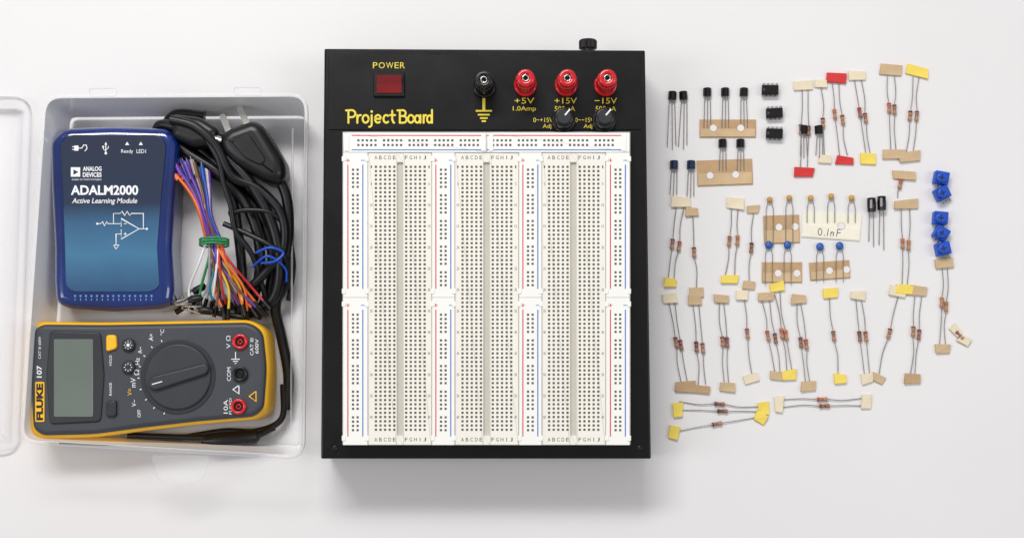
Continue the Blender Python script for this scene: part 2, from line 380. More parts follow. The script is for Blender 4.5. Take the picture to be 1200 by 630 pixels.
# ---------------- cables
def cable(pts,r,m,mb,n=10,seg=10):
    tube(mb,spl([P(x,y,zz*MM) for x,y,zz in pts],n),r,m,seg)
pc=thing('power_cord','coiled black mains power cord with three-pin plug in the box','power cord',P(290,230,0))
mb=MB()
cable([(322,200,19),(336,232,18),(338,280,17),(331,330,14),(323,360,10),(330,395,6),(338,440,6),(335,480,6)],3.0*MM,M_cord,mb)
cable([(212,150,22),(188,147,18),(184,168,12),(212,188,9),(256,206,9),(296,238,10),(318,290,10),(316,340,8),(300,372,6)],3.1*MM,M_cord,mb)
cable([(236,158,20),(262,180,22),(294,215,22),(318,260,20),(328,310,18),(320,350,14),(290,368,8)],3.1*MM,M_cord,mb)
cable([(240,136,14),(206,134,14),(196,154,15),(222,180,17),(258,204,17),(286,236,16),(302,276,16),(304,320,13),(294,358,8)],3.0*MM,M_cord,mb)
cable([(226,168,12),(258,198,13),(272,232,13),(280,280,12),(284,330,9),(280,368,6)],2.8*MM,M_cord,mb)
cable([(200,140,26),(228,148,27),(254,172,26),(272,206,24),(304,222,22),(330,252,21),(332,292,19),(310,320,18),(286,344,12)],2.6*MM,M_cord,mb)
mb.build('cord',pc)
mb=MB()
slab(mb,O([(254,162),(264,150),(294,139),(306,144),(333,188),(334,206),(324,216),(310,212),(274,192),(260,178)],29*MM,9,5),9*MM,29*MM,6*MM,M_cord,steps=6)
slab(mb,O([(270,165),(290,155),(312,186),(306,194),(288,186)],30*MM,6,5),28.5*MM,29.8*MM,0.8*MM,M_cord,steps=3)
pl=mb.build('plug',pc)
for (a,b) in (((268,154),(260,134)),((289,144),(280,125))):
    m2=MB(); A=P(a[0],a[1],22*MM);B=P(b[0],b[1],22*MM); d=(B-A).normalized(); n=Vector((-d.y,d.x,0))*1.7*MM; h=Vector((0,0,0.8*MM))
    q=[A-n,B-n-d*MM,B-n*0.5,B+n*0.5,B+n-d*MM,A+n]; q=ccw(q); loft(m2,[[v-h for v in q],[v+h for v in q]],M_nick,False,True,None,True); m2.build('prong',pl)
m2=MB(); A=P(262,166,24*MM);B=P(243,160,24*MM); tube(m2,[A,A.lerp(B,0.8),A.lerp(B,0.95),B],[2.2*MM,2.2*MM,1.8*MM,0.9*MM],M_nick,14); m2.build('prong',pl)
mb=MB(); slab(mb,O([(200,132),(234,136),(256,150),(250,170),(226,172),(200,160)],27*MM,7,4),10*MM,27*MM,4*MM,M_cord,steps=4)
cable([(250,160,20),(262,168,20),(276,184,19)],4.2*MM,M_cord,mb)
mb.build('socket_connector',pc)
uc=thing('test_cable','thin black cable looped beside the jumper wires in the box','cable',P(300,300,0))
mb=MB()
cable([(262,262,20),(286,272,21),(312,285,22),(334,302,20),(338,330,14),(326,352,10)],1.5*MM,M_cord,mb)
cable([(268,250,22),(290,246,23),(318,250,22),(336,270,18),(344,310,12),(338,352,8)],1.4*MM,M_cord,mb)
cable([(206,366,12),(224,356,12),(240,362,12),(262,368,10),(290,372,10)],1.6*MM,M_cord,mb)
cable([(240,160,26),(256,188,26),(262,214,25),(270,240,24),(276,270,22),(296,300,20),(312,350,12)],1.5*MM,M_cord,mb)
mb.build('cord',uc)
mb=MB(); cable([(300,296,24),(316,290,27),(332,296,25),(322,306,26),(306,308,24)],0.8*MM,M_trim,mb,8,6); cable([(296,312,22),(314,300,28),(334,314,22),(336,330,18)],0.7*MM,M_trim,mb,8,6); mb.build('cable_tie',uc)
# alligator clips
for (x,y,an,zz) in ((216,353,-12,17),(228,362,8,20),(222,345,-30,14)):
    th=thing('alligator_clip','small silver alligator clip with black sleeve between module and meter','clip',P(x,y,0),'alligator clips in the storage box')
    a=math.radians(an); R=lambda u,v:(x+u*math.cos(a)-v*math.sin(a),y+u*math.sin(a)+v*math.cos(a))
    for s in (-1,1):
        mb=MB(); teeth=[(-16,s*0.3)]+[(-14+k*2.2,s*(0.4+0.16*k+(0.9 if k%2 else 0))) for k in range(7)]+[(2,s*2),(8,s*3.6),(8,s*5),(0,s*4.4),(-10,s*3.2),(-16,s*1.8)]
        slab(mb,O([R(u,v) for u,v in teeth],zz*MM),(zz-3)*MM,zz*MM,0.25*MM,M_nick,steps=1); mb.build('clip_jaw',th)
    mb=MB(); q=[R(5,0),R(8,0),R(20,0),R(22,0)]; tube(mb,[P(p[0],p[1],(zz-1.5)*MM) for p in q],[1.6*MM,2.3*MM,2.0*MM,1.2*MM],M_cord,12); mb.build('sleeve',th)
tl=thing('test_lead','black test lead tucked below the multimeter in the box','test lead',P(200,515,0))
mb=MB(); cable([(70,516,6),(130,518,5),(200,514,6),(262,505,7),(300,505,8),(330,490,8),(332,450,7)],1.8*MM,M_cord,mb); cable([(150,510,7),(215,512,9),(290,512,10),(322,500,9)],1.8*MM,M_cord,mb)
tube(mb,[P(236,516,9*MM),P(250,516,9*MM),P(300,511,9*MM),P(304,511,9*MM)],[2*MM,4*MM,4*MM,2*MM],M_cord,12)
mb.build('lead_cord',tl)
wb=thing('jumper_wire_bundle','tied bundle of rainbow jumper wires on black cables in the box','jumper wires',P(255,280,0))
wc=[('orange',(228,112,40)),('purple',(104,60,160)),('blue',(40,76,180)),('grey',(150,150,155)),('white',(232,232,232)),('green',(40,140,78)),('yellow',(225,190,60)),('red',(190,44,45)),('brown',(116,72,48)),('teal',(30,120,140))]
WM=[mat('wire_'+n,c,0.4,0,0.05) for n,c in wc]
order= [0,0,0,0,1,1,0,1,1,2,2,1,1,2,2,3,8,1,5,5,9,2,3,4,2,1]
order2=[4,3,5,3,4,9,8,2,1,7,0,6,5,4,1,0,2,8,0,6,0,1,8,0,7,6]
NW=26
for i in range(NW):
    f=i/(NW-1); z0=16+random.uniform(-2,6)
    sx=194+f*50+random.uniform(-1.5,1.5); sy=185+random.uniform(-5,9)+f*5
    mx=234+f*14; my=252
    ki=242+f*18; ky=284
    ex=232+i/(NW-1)*76+random.uniform(-9,9); ey=370+random.uniform(-14,3)-abs(ex-268)*0.12
    A=(sx,sy,z0); d=Vector((mx-sx,my-sy)).normalized()
    h1=P(sx,sy,z0*MM); h2=P(sx+d.x*13,sy+d.y*13,z0*MM)
    mA=WM[order[i]]; mBm=WM[order2[i]]
    mb=MB()
    tube(mb,[h1,h1.lerp(h2,0.15),h2],[0.25*MM,0.3*MM,0.3*MM],M_sil,5)
    p0=(sx+d.x*7,sy+d.y*7,z0)
    pts=[p0,(mx-d.x*22,my-26,z0+2),(mx,my,z0+4),(ki,ky,22+random.uniform(-2,3))]
    tube(mb,spl([P(x,y,zz*MM) for x,y,zz in pts],8),0.8*MM,mA,7)
    tube(mb,[P(sx+d.x*4,sy+d.y*4,z0*MM),P(sx+d.x*22,sy+d.y*22,(z0+.8)*MM)],1.2*MM,mA,6)
    mb.build('jumper_wire',wb)
    mb=MB()
    ki2=242+((i*5)%NW)/(NW-1)*18
    w1=random.uniform(-9,9)
    pts=[(ki2,ky-2,22),(ki2*0.72+ex*0.28+w1*0.5,308,21+random.uniform(-3,3)),(ki2*0.3+ex*0.7+w1,338,18+random.uniform(-3,3)),(ex,ey,12+random.uniform(0,6))]
    q=spl([P(x,y,zz*MM) for x,y,zz in pts],8)
    tube(mb,q,0.75*MM,mBm,7); dd=(q[-1]-q[-3]).normalized()
    tube(mb,[q[-1]-dd*3*MM,q[-1]+dd*3.5*MM],1.15*MM,M_blk,6)
    mb.build('jumper_wire',wb)
mb=MB()
for k in range(3):
    cpt=P(251,281+k*3,21*MM); pts=[cpt+Vector((8.0*MM*math.cos(a*math.pi/6),0.8*MM*math.sin(a*math.pi/6),5.4*MM*math.sin(a*math.pi/6))) for a in range(13)]
    tube(mb,pts,0.6*MM,WM[5],6)
mb.build('wire_tie',wb)

# ---------------- project board
zb=40*MM
pb=thing('breadboard_station','black metal breadboard station with yellow lettering and white breadboards','breadboard trainer',P(570,300,0))
mb=MB(); slab(mb,O([(380,57),(756,59),(763,537),(376,537)],zb,2.0,3),3*MM,zb,0.9*MM,M_case)
mb.build('case',pb)
mb=MB()
slab(mb,O([(385,64),(751,66),(752,152),(384,152)],zb+0.6*MM,2,3),zb-0.2*MM,zb+0.6*MM,0.3*MM,M_case)
mb.build('control_panel',pb)
for (x,y) in ((392,525),(750,525)):
    mb=MB(); c=P(x,y,zb+1.2*MM); cyl(mb,c,3.2*S,zb-0.1*MM,zb+1.0*MM,M_blk,20,0.5*MM)
    mb.build('screw',pb)
for (x,y) in ((400,90),(735,90),(400,500),(735,500)):
    mb=MB(); cyl(mb,P(x,y,3*MM),9*MM,0,3.2*MM,M_blk,20); mb.build('rubber_foot',pb)
mb=MB(); a=P(689,60,26*MM)
ux=Vector((1,0,0));uz=Vector((0,0,1)); rs=[]
for (yy,r) in ((-1,3.6),(1.2,3.6),(1.3,5.0),(5.6,5.0),(6.2,4.4)):
    rs.append([a+Vector((0,yy*MM,0))+(ux*math.cos(-2*math.pi*k/36)+uz*math.sin(-2*math.pi*k/36))*r*MM*(1-(0.08 if k%2 and r>4.5 else 0)) for k in range(36)])
loft(mb,rs,M_blk,False,True); mb.build('fuse_holder',pb)
zp=zb+0.75*MM
mb=MB(); W=2.3
def cx_(x): return 405.5+(x-405.5)*0.945+(1.6 if x>466.5 else 0)
def st(k,pts): ribbon(mb,[(cx_(x),y) for x,y in pts],W,zp+k*1.5e-5,M_yel)
st(0,[(408.5,144),(408.5,131)]); st(1,[(405.5,129.5),(412,129.2)]+arc(412.5,133.3,4.6,4.1,80,-90,8)+[(409,137.4)])
st(2,[(419.5,144),(419.5,135)]); st(3,[(419.6,139)]+arc(423.3,139,3.4,4,150,80,5))
st(4,arc(429.8,139.4,3.7,4.5,0,350,16))
st(5,[(437.3,135),(437.3,145)]+arc(434.6,145.5,2.7,3.2,0,-100,5)); disc(mb,cx_(437.3),130.8,1.5,zp,M_yel)
st(6,[(441.8,139.3),(448.6,139.3)]+arc(445,139.4,3.6,4.5,15,310,14))
st(7,arc(455.4,139.4,3.5,4.5,50,310,12))
st(8,[(462.8,130),(462.8,141)]+arc(465,141.2,1.4,2.7,180,280,4)); st(9,[(460,135),(466.2,135)])
st(10,[(470.5,144),(470.5,131)]); st(11,[(467.5,129.5),(474,129.3)]+arc(474.2,132.7,3.6,3.4,80,-90,7)+[(471,136.1)]); st(12,[(471,136.2),(475,136.2)]+arc(475,140,4,3.9,80,-90,7)+[(471,143.9)])
st(13,arc(484.3,139.4,3.5,4.5,0,350,16))
st(14,arc(492.3,139.6,3.1,4.3,0,350,14)); st(15,[(496,135),(496,144)])
st(16,[(500,144),(500,135)]); st(17,[(500,139)]+arc(502.6,139,2.4,4,150,80,4))
st(18,arc(507.2,139.6,2.9,4.3,0,350,14)); st(19,[(510.4,129),(510.4,144)])
mb.build('logo_lettering',pb)
mb=MB()
xx=437
for ch,wd in (('P',5.4),('O',7.2),('W',8.6),('E',5),('R',5.6)):
    text(mb,ch,xx,73.2,xx+wd,80.2,zp,M_yel); xx+=wd+1.4
mb.build('switch_lettering',pb); mb=MB()
line(mb,[(567,115),(567,129)],3.4,zp,M_yel)
for yy,w in ((130,19),(134.5,14),(138.5,9),(142,5)): line(mb,[(567-w/2,yy),(567+w/2,yy)],2.0,zp+2e-5,M_yel)
mb.build('ground_symbol',pb); mb=MB()
for s,x0,x1 in (('+5V',603,626),('+15V',650,676),('−15V',697,723)): text(mb,s,x0,114.8,x1,121.6,zp,M_yel)
text(mb,'1.0Amp',601,124.5,628,131.4,zp,M_yel)
text(mb,'500mA',650,124.5,674,130.5,zp,M_yel); text(mb,'500mA',698,124.5,722,130.5,zp,M_yel)
text(mb,'0∼+15V',625,138,648,143.3,zp,M_yel); text(mb,'Adj',636,145.5,646,151.5,zp,M_yel)
text(mb,'0∼−15V',674,138,696,143.3,zp,M_yel); text(mb,'Adj',684,145.5,694,151.5,zp,M_yel)
mb.build('terminal_lettering',pb)
mb=MB(); box(mb,437,85,474,113,zb+0.5*MM,zb+2.4*MM,M_blk,0.6*MM,2); sw=mb.build('power_switch',pb)
mb=MB()
za=zb+6*MM
q=[P(441.5,109,zb+3*MM),P(470.5,109,zb+3*MM),P(470.5,99,zb+3.6*MM),P(470.5,88,za),P(441.5,88,za),P(441.5,99,zb+3.6*MM)]
bs=[Vector((v.x,v.y,zb+2*MM)) for v in q]
mb.add(q+bs,[[0,1,2,5],[5,2,3,4],[6,7,1,0],[7,8,2,1],[8,9,3,2],[9,10,4,3],[10,11,5,4],[11,6,0,5]],M_dred)
mb.build('rocker',sw)
for (x,y,m) in ((567,93,M_blk),(616,91,M_red),(665,91,M_red),(712,91,M_red)):
    mb=MB(); zt=zb+20*MM; c=P(x,y,zt)
    cyl(mb,c,13.0*S,zb+0.5*MM,zb+3.5*MM,m,36,0.8*MM)
    cyl(mb,c,8*S,zb+3.5*MM,zb+8*MM,M_nick,24)
    cyl(mb,c,11.5*S,zb+8*MM,zb+15*MM,m,40,1.2*MM,flute=0.07)
    ring(mb,c,4.5*S,9.5*S,zb+14*MM,zt,m)
    cyl(mb,c,4.6*S,zb+14*MM,zt-3*MM,M_blk,24); ring(mb,c,2.6*S,4.2*S,zb+14*MM,zt-0.6*MM,M_nick,20)
    mb.build('binding_post',pb)
for (x,y) in ((661,137),(709,137)):
    mb=MB(); zt=zb+12*MM; c=P(x,y,zt); cyl(mb,c,13.5*S,zb+0.5*MM,zb+4*MM,M_blk,40,0.8*MM); cyl(mb,c,11.5*S,zb+4*MM,zt,M_blk,44,1.2*MM,flute=0.05)
    cyl(mb,c,7.5*S,zt-0.1*MM,zt+0.3*MM,M_grey2,30,0.1*MM)
    line(mb,[(x+1,y-2),(x+7,y-9)],1.8,zt+0.45*MM,M_white)
    mb.build('adjustment_knob',pb)
# breadboards
zs=zb+8.5*MM; z=zs+0.06*MM; HW=1.3
def hole(mb,x,y,w=HW): quad(mb,x-w,y-w,x+w,y+w,z,M_hole)
mb=MB(); box(mb,401,154,739,521,zb+0.3*MM,zb+1.5*MM,M_nick,0.2*MM,1); mb.build('mounting_plate',pb)
mb=MB(); box(mb,402,155,570.2,178.5,zb+1.5*MM,zs,M_bb2,0.3*MM,0.4); box(mb,570.6,155,738,178.5,zb+1.5*MM,zs,M_bb2,0.3*MM,0.4)
for x0,x1 in ((420,562),(578,722)):
    k=0;x=x0
    while x<x1:
        for yy in (164.5,170): hole(mb,x,yy)
        k+=1; x+=5.0 if k%5 else 10
    quad(mb,x0-8,158.2,x1+6,159.4,z,M_redl); quad(mb,x0-8,175,x1+6,176.2,z,M_blul)
for xx in (404,564,573,729): box(mb,xx,157,xx+5,177,zs-0.1*MM,zs+0.5*MM,M_bb2,0.2*MM,0.8)
mb.build('horizontal_bus_strip',pb)
for x0,x1,has in ((402,430.8,1),(506.2,532.8,1),(608.2,634.8,1),(710.2,738,1)):
    mb=MB(); cx=(x0+x1)/2
    for (ya,yb) in ((178.9,348.2),(348.5,521)):
        box(mb,x0,ya,x1,yb,zb+1.5*MM,zs,M_bb2,0.15*MM,0.3)
        y=ya+20; k=0
        while y<yb-14:
            hole(mb,cx-2.7,y); hole(mb,cx+2.7,y); k+=1; y+=5.0 if k%5 else 10
        quad(mb,cx-9.4,ya+14,cx-8.1,yb-10,z,M_redl); quad(mb,cx+8.1,ya+14,cx+9.4,yb-10,z,M_blul)
        yy=ya+9
        line(mb,[(cx-11,yy),(cx-6.5,yy)],0.9,z,M_redl); line(mb,[(cx-8.7,yy-2.2),(cx-8.7,yy+2.2)],0.9,z+2e-5,M_redl); line(mb,[(cx+6.5,yy),(cx+11,yy)],0.9,z,M_blul)
    for yy in (186,341,356,513): box(mb,x0-1.5,yy-3,x0+3,yy+3,zs-0.2*MM,zs+0.4*MM,M_bb2,0.15*MM,0.6); box(mb,x1-3,yy-3,x1+1.5,yy+3,zs-0.2*MM,zs+0.4*MM,M_bb2,0.15*MM,0.6)
    mb.build('bus_strip',pb)
for x0,x1,a,f in ((431.2,505.8,440.5,476),(533.2,607.8,542,577.5),(635.2,709.8,643.5,679.5)):
    mb=MB(); gx=(a+22+f)/2-0.5
    box(mb,x0,179.3,x1,521,zb+1.5*MM,zs-1.8*MM,M_groove,0.2*MM,0.6)
    box(mb,x0,179.3,gx-3.6,521,zs-2*MM,zs,M_bb,0.4*MM,0.6); box(mb,gx+3.6,179.3,x1,521,zs-2*MM,zs,M_bb,0.4*MM,0.6)
    box(mb,gx-3.8,179.5,gx+3.8,190,zs-2*MM,zs-0.1*MM,M_bb,0.2*MM,0.3); box(mb,gx-3.8,510,gx+3.8,520.8,zs-2*MM,zs-0.1*MM,M_bb,0.2*MM,0.3)
    for r in range(63):
        y=195.5+r*4.96
        for k in range(5):
            hole(mb,a+k*5.4,y); hole(mb,f+k*5.4,y)
    for hy in (184.6,514.5):
        for k in range(5):
            text(mb,'ABCDE'[k],a+k*5.4-1.6,hy-2.2,a+k*5.4+1.6,hy+2.2,z,M_ink); text(mb,'FGHIJ'[k],f+k*5.4-(1.6 if k!=3 else 0.4),hy-2.2,f+k*5.4+(1.6 if k!=3 else 0.4),hy+2.2,z,M_ink)
    for r in [1]+list(range(5,64,5)):
        y=195.5+(r-1)*4.96; s=str(r); w=2.8 if r>9 else 1.4
        text(mb,s,a-5.4-w/2,y-1.6,a-5.4+w/2,y+1.6,z,M_ink); text(mb,s,f+26.8-w/2,y-1.6,f+26.8+w/2,y+1.6,z,M_ink)
    mb.build('breadboard',pb)

# ---------------- components
def tape(th,cx,cy,w,h,ang,m,z=0.25*MM):
    mb=MB(); a=math.radians(ang+random.uniform(-5,5))
    pts=[]
    for (u,v) in ((-w/2,-h/2),(w/2,-h/2),(w/2,h/2),(-w/2,h/2)):
        u+=random.uniform(-1.2,1.2); v+=random.uniform(-1.2,1.2)
        pts.append((cx+u*math.cos(a)-v*math.sin(a),cy+u*math.sin(a)+v*math.cos(a)))
    slab(mb,O(pts,z+1.1*MM),z,z+0.5*MM,0,m)
    up=[Vector((p.x,p.y,0)) for p in O(pts,z+1.1*MM)]; up=inset(up,0.1*MM)
    tl=[random.uniform(0,0.8)*MM for _ in up]
    r0=[Vector((p.x,p.y,z+0.62*MM)) for p in up]; r1=[Vector((p.x,p.y,z+1.0*MM+tl[k])) for k,p in enumerate(up)]
    loft(mb,[r0,r1],m,False,True,None,True)
    return mb.build('paper_tape',th)
def res(th,x0,y0,x1,y1,t=0.5,body=None,name='resistor'):
    mb=MB(); A=P(x0,y0,0.75*MM);B=P(x1,y1,0.75*MM)
    m=body or random.choice([M_res,M_res2,M_res])
    t+=random.uniform(-0.025,0.025)
    d=(B-A); L=d.length; u=d/L; hb=3.0*MM; sd=Vector((-u.y,u.x,0)); Mid=A+d*t+Vector((0,0,0.5*MM))+sd*random.uniform(-.5,.5)*MM
    bend=sd*random.uniform(-1,1)*MM; bend2=sd*random.uniform(-1,1)*MM
    tube(mb,spl([A,A.lerp(Mid,0.5)+bend,Mid-u*hb],4),0.25*MM,M_lead,5); tube(mb,spl([Mid+u*hb,B.lerp(Mid,0.5)+bend2,B],4),0.25*MM,M_lead,5)
    prof=[(-3.2,.4),(-3.0,1.1),(-2.6,1.35),(-1.9,1.35),(-1.5,1.1),(-1.2,1.05),(-.85,1.05),(-.5,1.05),(-.15,1.05),(.3,1.05),(.65,1.05),(1.3,1.08),(1.5,1.15),(1.9,1.35),(2.2,1.36),(2.6,1.35),(3.0,1.1),(3.2,.4)]
    b=[random.choice(bandc) for _ in range(3)]
    ms=[m,m,b[0],m,m,b[1],m,b[2],m,b[0],m,m,m,bandc[4],m,m,m]
    tube(mb,[Mid+u*p*0.94*MM for p,_ in prof],[r*0.9*MM for _,r in prof],None,10,True,ms)
    mb.build(name,th)
GR='paper-taped resistors laid out on the table'
TN={id(M_kraft):'brown',id(M_kraft2):'brown',id(M_ytape):'yellow',id(M_cream):'cream',id(M_rtape):'red'}
def taped(rs,tp,ts=None):
    n1,n2=TN[id(tp[0][-1])],TN[id(tp[-1][-1])]
    ends=(n1+' tape ends') if n1==n2 else (n1+' and '+n2+' tape')
    th=thing('taped_resistors','%s tan resistor%s with %s on the table'%({1:'one',2:'two'}[len(rs)],'' if len(rs)==1 else 's',ends),'resistors',P(rs[0][0]/2+rs[0][2]/2,rs[0][1]/2+rs[0][3]/2,0),GR)
    for r in rs: res(th,*r)
    for q in tp: tape(th,*q)
K,K2,Y,CR,RD=M_kraft,M_kraft2,M_ytape,M_cream,M_rtape
taped([(975,96,984,184,.45),(983,96,993,182,.5)],[(980,91,24,12,4,RD),(990,188,20,10,0,RD)])
taped([(940,104,938,196,.5),(947,104,946,196,.55)],[(942,100,22,10,0,CR),(943,201,22,12,3,RD)])
taped([(1001,92,1015,182,.45),(1009,92,1020,182,.5)],[(1005,88,20,11,0,CR),(1018,186,18,12,4,Y)])
taped([(962,102,966,182,.55)],[(962,98,13,10,0,CR),(967,186,14,10,0,CR)])
taped([(1040,88,1044,176,.45),(1048,88,1050,176,.47)],[(1045,82,26,13,6,K),(1048,180,26,11,0,K)])
taped([(1070,90,1062,178,.5),(1077,90,1070,178,.52)],[(1075,84,26,12,8,Y),(1066,183,24,11,-4,K)])
taped([(793,240,783,327,.5),(802,240,790,327,.55)],[(798,237,22,12,0,CR),(786,331,15,10,4,Y)])
taped([(812,252,816,338,.5)],[(811,248,14,9,0,K),(817,342,16,10,0,K)])
taped([(857,243,850,322,.52),(865,243,861,322,.5)],[(862,238,21,13,0,CR),(855,327,20,10,3,Y)])
taped([(883,250,878,330,.5)],[(883,245,13,10,0,K),(878,334,14,10,0,K)])
taped([(1056,244,1057,334,.48),(1066,244,1063,334,.5)],[(1062,239,28,11,0,K),(1060,339,20,10,0,Y)])
taped([(1058,200,1052,232,.5)],[(1060,205,26,10,0,K)])
taped([(784,354,799,450,.5),(791,354,806,450,.53)],[(786,349,17,11,0,CR),(803,453,23,12,-3,K2)])
taped([(812,356,818,452,.5),(819,356,827,450,.54)],[(815,351,16,10,0,K),(823,456,19,10,3,K2)])
taped([(843,354,849,450,.48),(848,354,854,450,.5)],[(845,350,17,11,0,K),(852,454,18,10,0,K)])
taped([(872,350,881,438,.48)],[(870,346,14,10,0,CR),(880,443,17,10,-20,CR)])
taped([(893,352,908,436,.5),(902,352,914,436,.5)],[(898,347,18,11,0,K),(911,440,17,10,0,K)])
taped([(908,345,922,434,.5),(914,340,928,434,.55)],[(911,336,17,10,-8,Y),(925,439,16,12,-6,Y)])
taped([(934,354,944,448,.5),(938,354,949,448,.52)],[(936,350,17,10,0,K),(947,452,17,11,2,K)])
taped([(972,348,982,438,.52)],[(973,343,18,11,-6,Y),(985,443,15,11,0,Y)])
taped([(1003,350,1013,438,.5),(1009,350,1019,438,.52)],[(1006,346,17,10,0,CR),(1016,443,14,11,-12,CR)])
taped([(1053,345,1030,438,.5)],[(1053,341,19,11,10,CR),(1029,443,15,10,20,K)])
taped([(1072,347,1067,438,.46),(1080,347,1072,438,.48)],[(1076,341,22,12,4,K),(1070,443,19,12,4,K2)])
taped([(1104,312,1101,404,.48),(1110,312,1108,404,.5)],[(1107,308,21,12,0,K),(1105,408,16,11,0,K)])
taped([(1115,384,1133,402,.5)],[(1121,387,14,9,50,CR),(1130,398,13,9,35,CR)])
taped([(796,470,890,476,.5),(796,480,890,482,.52)],[(795,480,12,17,6,Y),(894,478,13,14,0,Y)])
taped([(794,505,890,488,.5)],[(790,507,12,15,12,Y),(892,489,14,12,25,Y)])
taped([(916,468,1012,466,.49),(916,477,1012,475,.51)],[(913,473,10,18,0,CR),(1015,470,11,17,4,CR)])

def to92(th,x,y,legto,m=M_blk,w=9,ang=0):
    mb=MB(); a=math.radians(ang+random.uniform(-4,4)); R=lambda u,v:(x+u*math.cos(a)-v*math.sin(a),y+u*math.sin(a)+v*math.cos(a))
    prof=[(-2.4,0.2),(-2.4,1.6),(-1.7,2.8),(-0.7,3.5),(0.7,3.5),(1.7,2.8),(2.4,1.6),(2.4,0.2)]
    def sec(v,s=1.0):
        out=[]
        for (u,h) in prof:
            q=R(u*MM/S*s*w/9.5,v); p=P(q[0],q[1],2*MM); out.append(Vector((p.x,p.y,h*MM*s+(1-s)*1.6*MM)))
        return out
    rr=[sec(-5,0.9),sec(-4.5),sec(4),sec(4.6,0.94)]
    loft(mb,rr,m,False,True,None,True)
    mb.build('transistor_body',th)
    mb=MB()
    for k,(lx,ly) in enumerate(legto):
        u=(k-1)*2.6; q0=R(u,4.4); q1=R(u*1.3,10)
        tube(mb,[P(q0[0],q0[1],1.3*MM),P(q1[0],q1[1],1.1*MM),P(lx,ly,0.9*MM)],0.24*MM,M_lead,5)
    mb.build('transistor_legs',th)
GT='loose transistors laid out on the table'
for (x,y,ly,sp) in ((788,112,172,4),(801,112,172,4)):
    th=thing('transistor','black transistor with three long legs on the table','transistor',P(x,y,0),GT); to92(th,x,y,[(x-sp-2,ly),(x,ly+3),(x+sp,ly-2)])
M_tb=mat('dark_blue_plastic',(22,40,70),0.35,0,0.1)
for (x,y,ly) in ((790,193,222),(810,193,224)):
    th=thing('transistor','dark blue transistor with three long legs on the table','transistor',P(x,y,0),GT); to92(th,x,y,[(x-5,ly+6),(x-1,ly+8),(x+3,ly+6)],M_tb)
for (x,y) in ((942,152),(960,152)):
    th=thing('transistor','black transistor beside the red taped resistors','transistor',P(x,y,0),GT); to92(th,x,y,[(x-4,y+30),(x,y+33),(x+4,y+31)])
def pad(th,x0,y0,x1,y1,m,holes=(),z0=0.2*MM,txt=None,ang=0):
    mb=MB(); cx=(x0+x1)/2; cy=(y0+y1)/2; a=math.radians(ang)
    def R(x,y): return (cx+(x-cx)*math.cos(a)-(y-cy)*math.sin(a),cy+(x-cx)*math.sin(a)+(y-cy)*math.cos(a))
    pts=[R(*p) for p in rect(x0,y0,x1,y1)]
    slab(mb,O(pts,1*MM),z0,z0+0.5*MM,0,m)
    k=[R(*p) for p in rect(x0+1,(y0+y1)/2+(y1-y0)*0.02,x1-1,y1-1)]
    slab(mb,O(k,1*MM),z0+0.5*MM,z0+0.9*MM,0,K if m is not M_wtape else M_wtape)
    for h in holes:
        q=R(*h); disc(mb,q[0],q[1],4.0,z0+1.0*MM,M_table,24)
        c=P(q[0],q[1],z0+1*MM); ring(mb,c,4.0*S,4.4*S,z0+0.5*MM,z0+1.05*MM,M_kraft2,24)
    if txt:
        zz=z0+1.0*MM; w=0.8
        def RR(L): return [R(x+cx-16,y+cy+8) for x,y in L]
        ribbon(mb,RR(arc(3,0,2.2,4,60,400,12)),w,zz,M_ink)
        ribbon(mb,RR([(8,3.4),(8.6,3.9)]),w,zz,M_ink)
        ribbon(mb,RR([(12.6,-4),(11.6,4)]),w,zz,M_ink)
        ribbon(mb,RR([(16,-1),(15.6,4)]),w,zz,M_ink); ribbon(mb,RR([(15.8,1),(17.6,-1),(19,-0.2),(18.7,4)]),w,zz+2e-5,M_ink)
        ribbon(mb,RR([(23.5,-4),(22.6,4)]),w,zz,M_ink); ribbon(mb,RR([(23.2,-4.2),(28.2,-4.6)]),w,zz+2e-5,M_ink); ribbon(mb,RR([(23,-0.3),(27,-0.8)]),w,zz+4e-5,M_ink)
    mb.build('card_tape',th)
th=thing('taped_transistors','row of three black transistors on brown card tape','transistors',P(850,140,0),'transistors on card tape')
pad(th,820,140,886,161,K2,((836,150),(868,150)))
for x in (829,850,872): to92(th,x,108,[(x-4,150),(x,150),(x+4,150)])
th=thing('taped_transistors','two black transistors on a wide brown card tape','transistors',P(850,190,0),'transistors on card tape')
pad(th,817,187,882,217,K2,((832,205),(862,205)),ang=-2)
for x in (847,868): to92(th,x,168,[(x-4,200),(x,200),(x+4,200)])
def dip(x,y,ang=0):
    th=thing('integrated_circuit','black eight-pin chip with silver legs on the table','microchip',P(x,y,0),'eight-pin chips on the table')
    a=math.radians(ang); R=lambda u,v:(x+u*math.cos(a)-v*math.sin(a),y+u*math.sin(a)+v*math.cos(a))
    mb=MB(); slab(mb,O([R(-9.5,-5.5),R(9.5,-5.5),R(9.5,5.5),R(-9.5,5.5)],4.4*MM),1.2*MM,4.4*MM,0.4*MM,M_blk,steps=1)
    q=R(-7.6,0); disc(mb,q[0],q[1],1.5,4.45*MM,M_grey,14)
    mb.build('chip_body',th)
    mb=MB()
    for k in range(4):
        for s in (-1,1):
            u=-7.5+k*5; A=[R(u-1.2,s*5.3),R(u+1.2,s*5.3),R(u+1.2,s*7.6),R(u-1.2,s*7.6)]
            slab(mb,O(A,2.6*MM),0.2*MM,2.6*MM,0,M_sil)
    mb.build('chip_legs',th)
dip(903,105,0); dip(908,132,-3); dip(908,156,2)
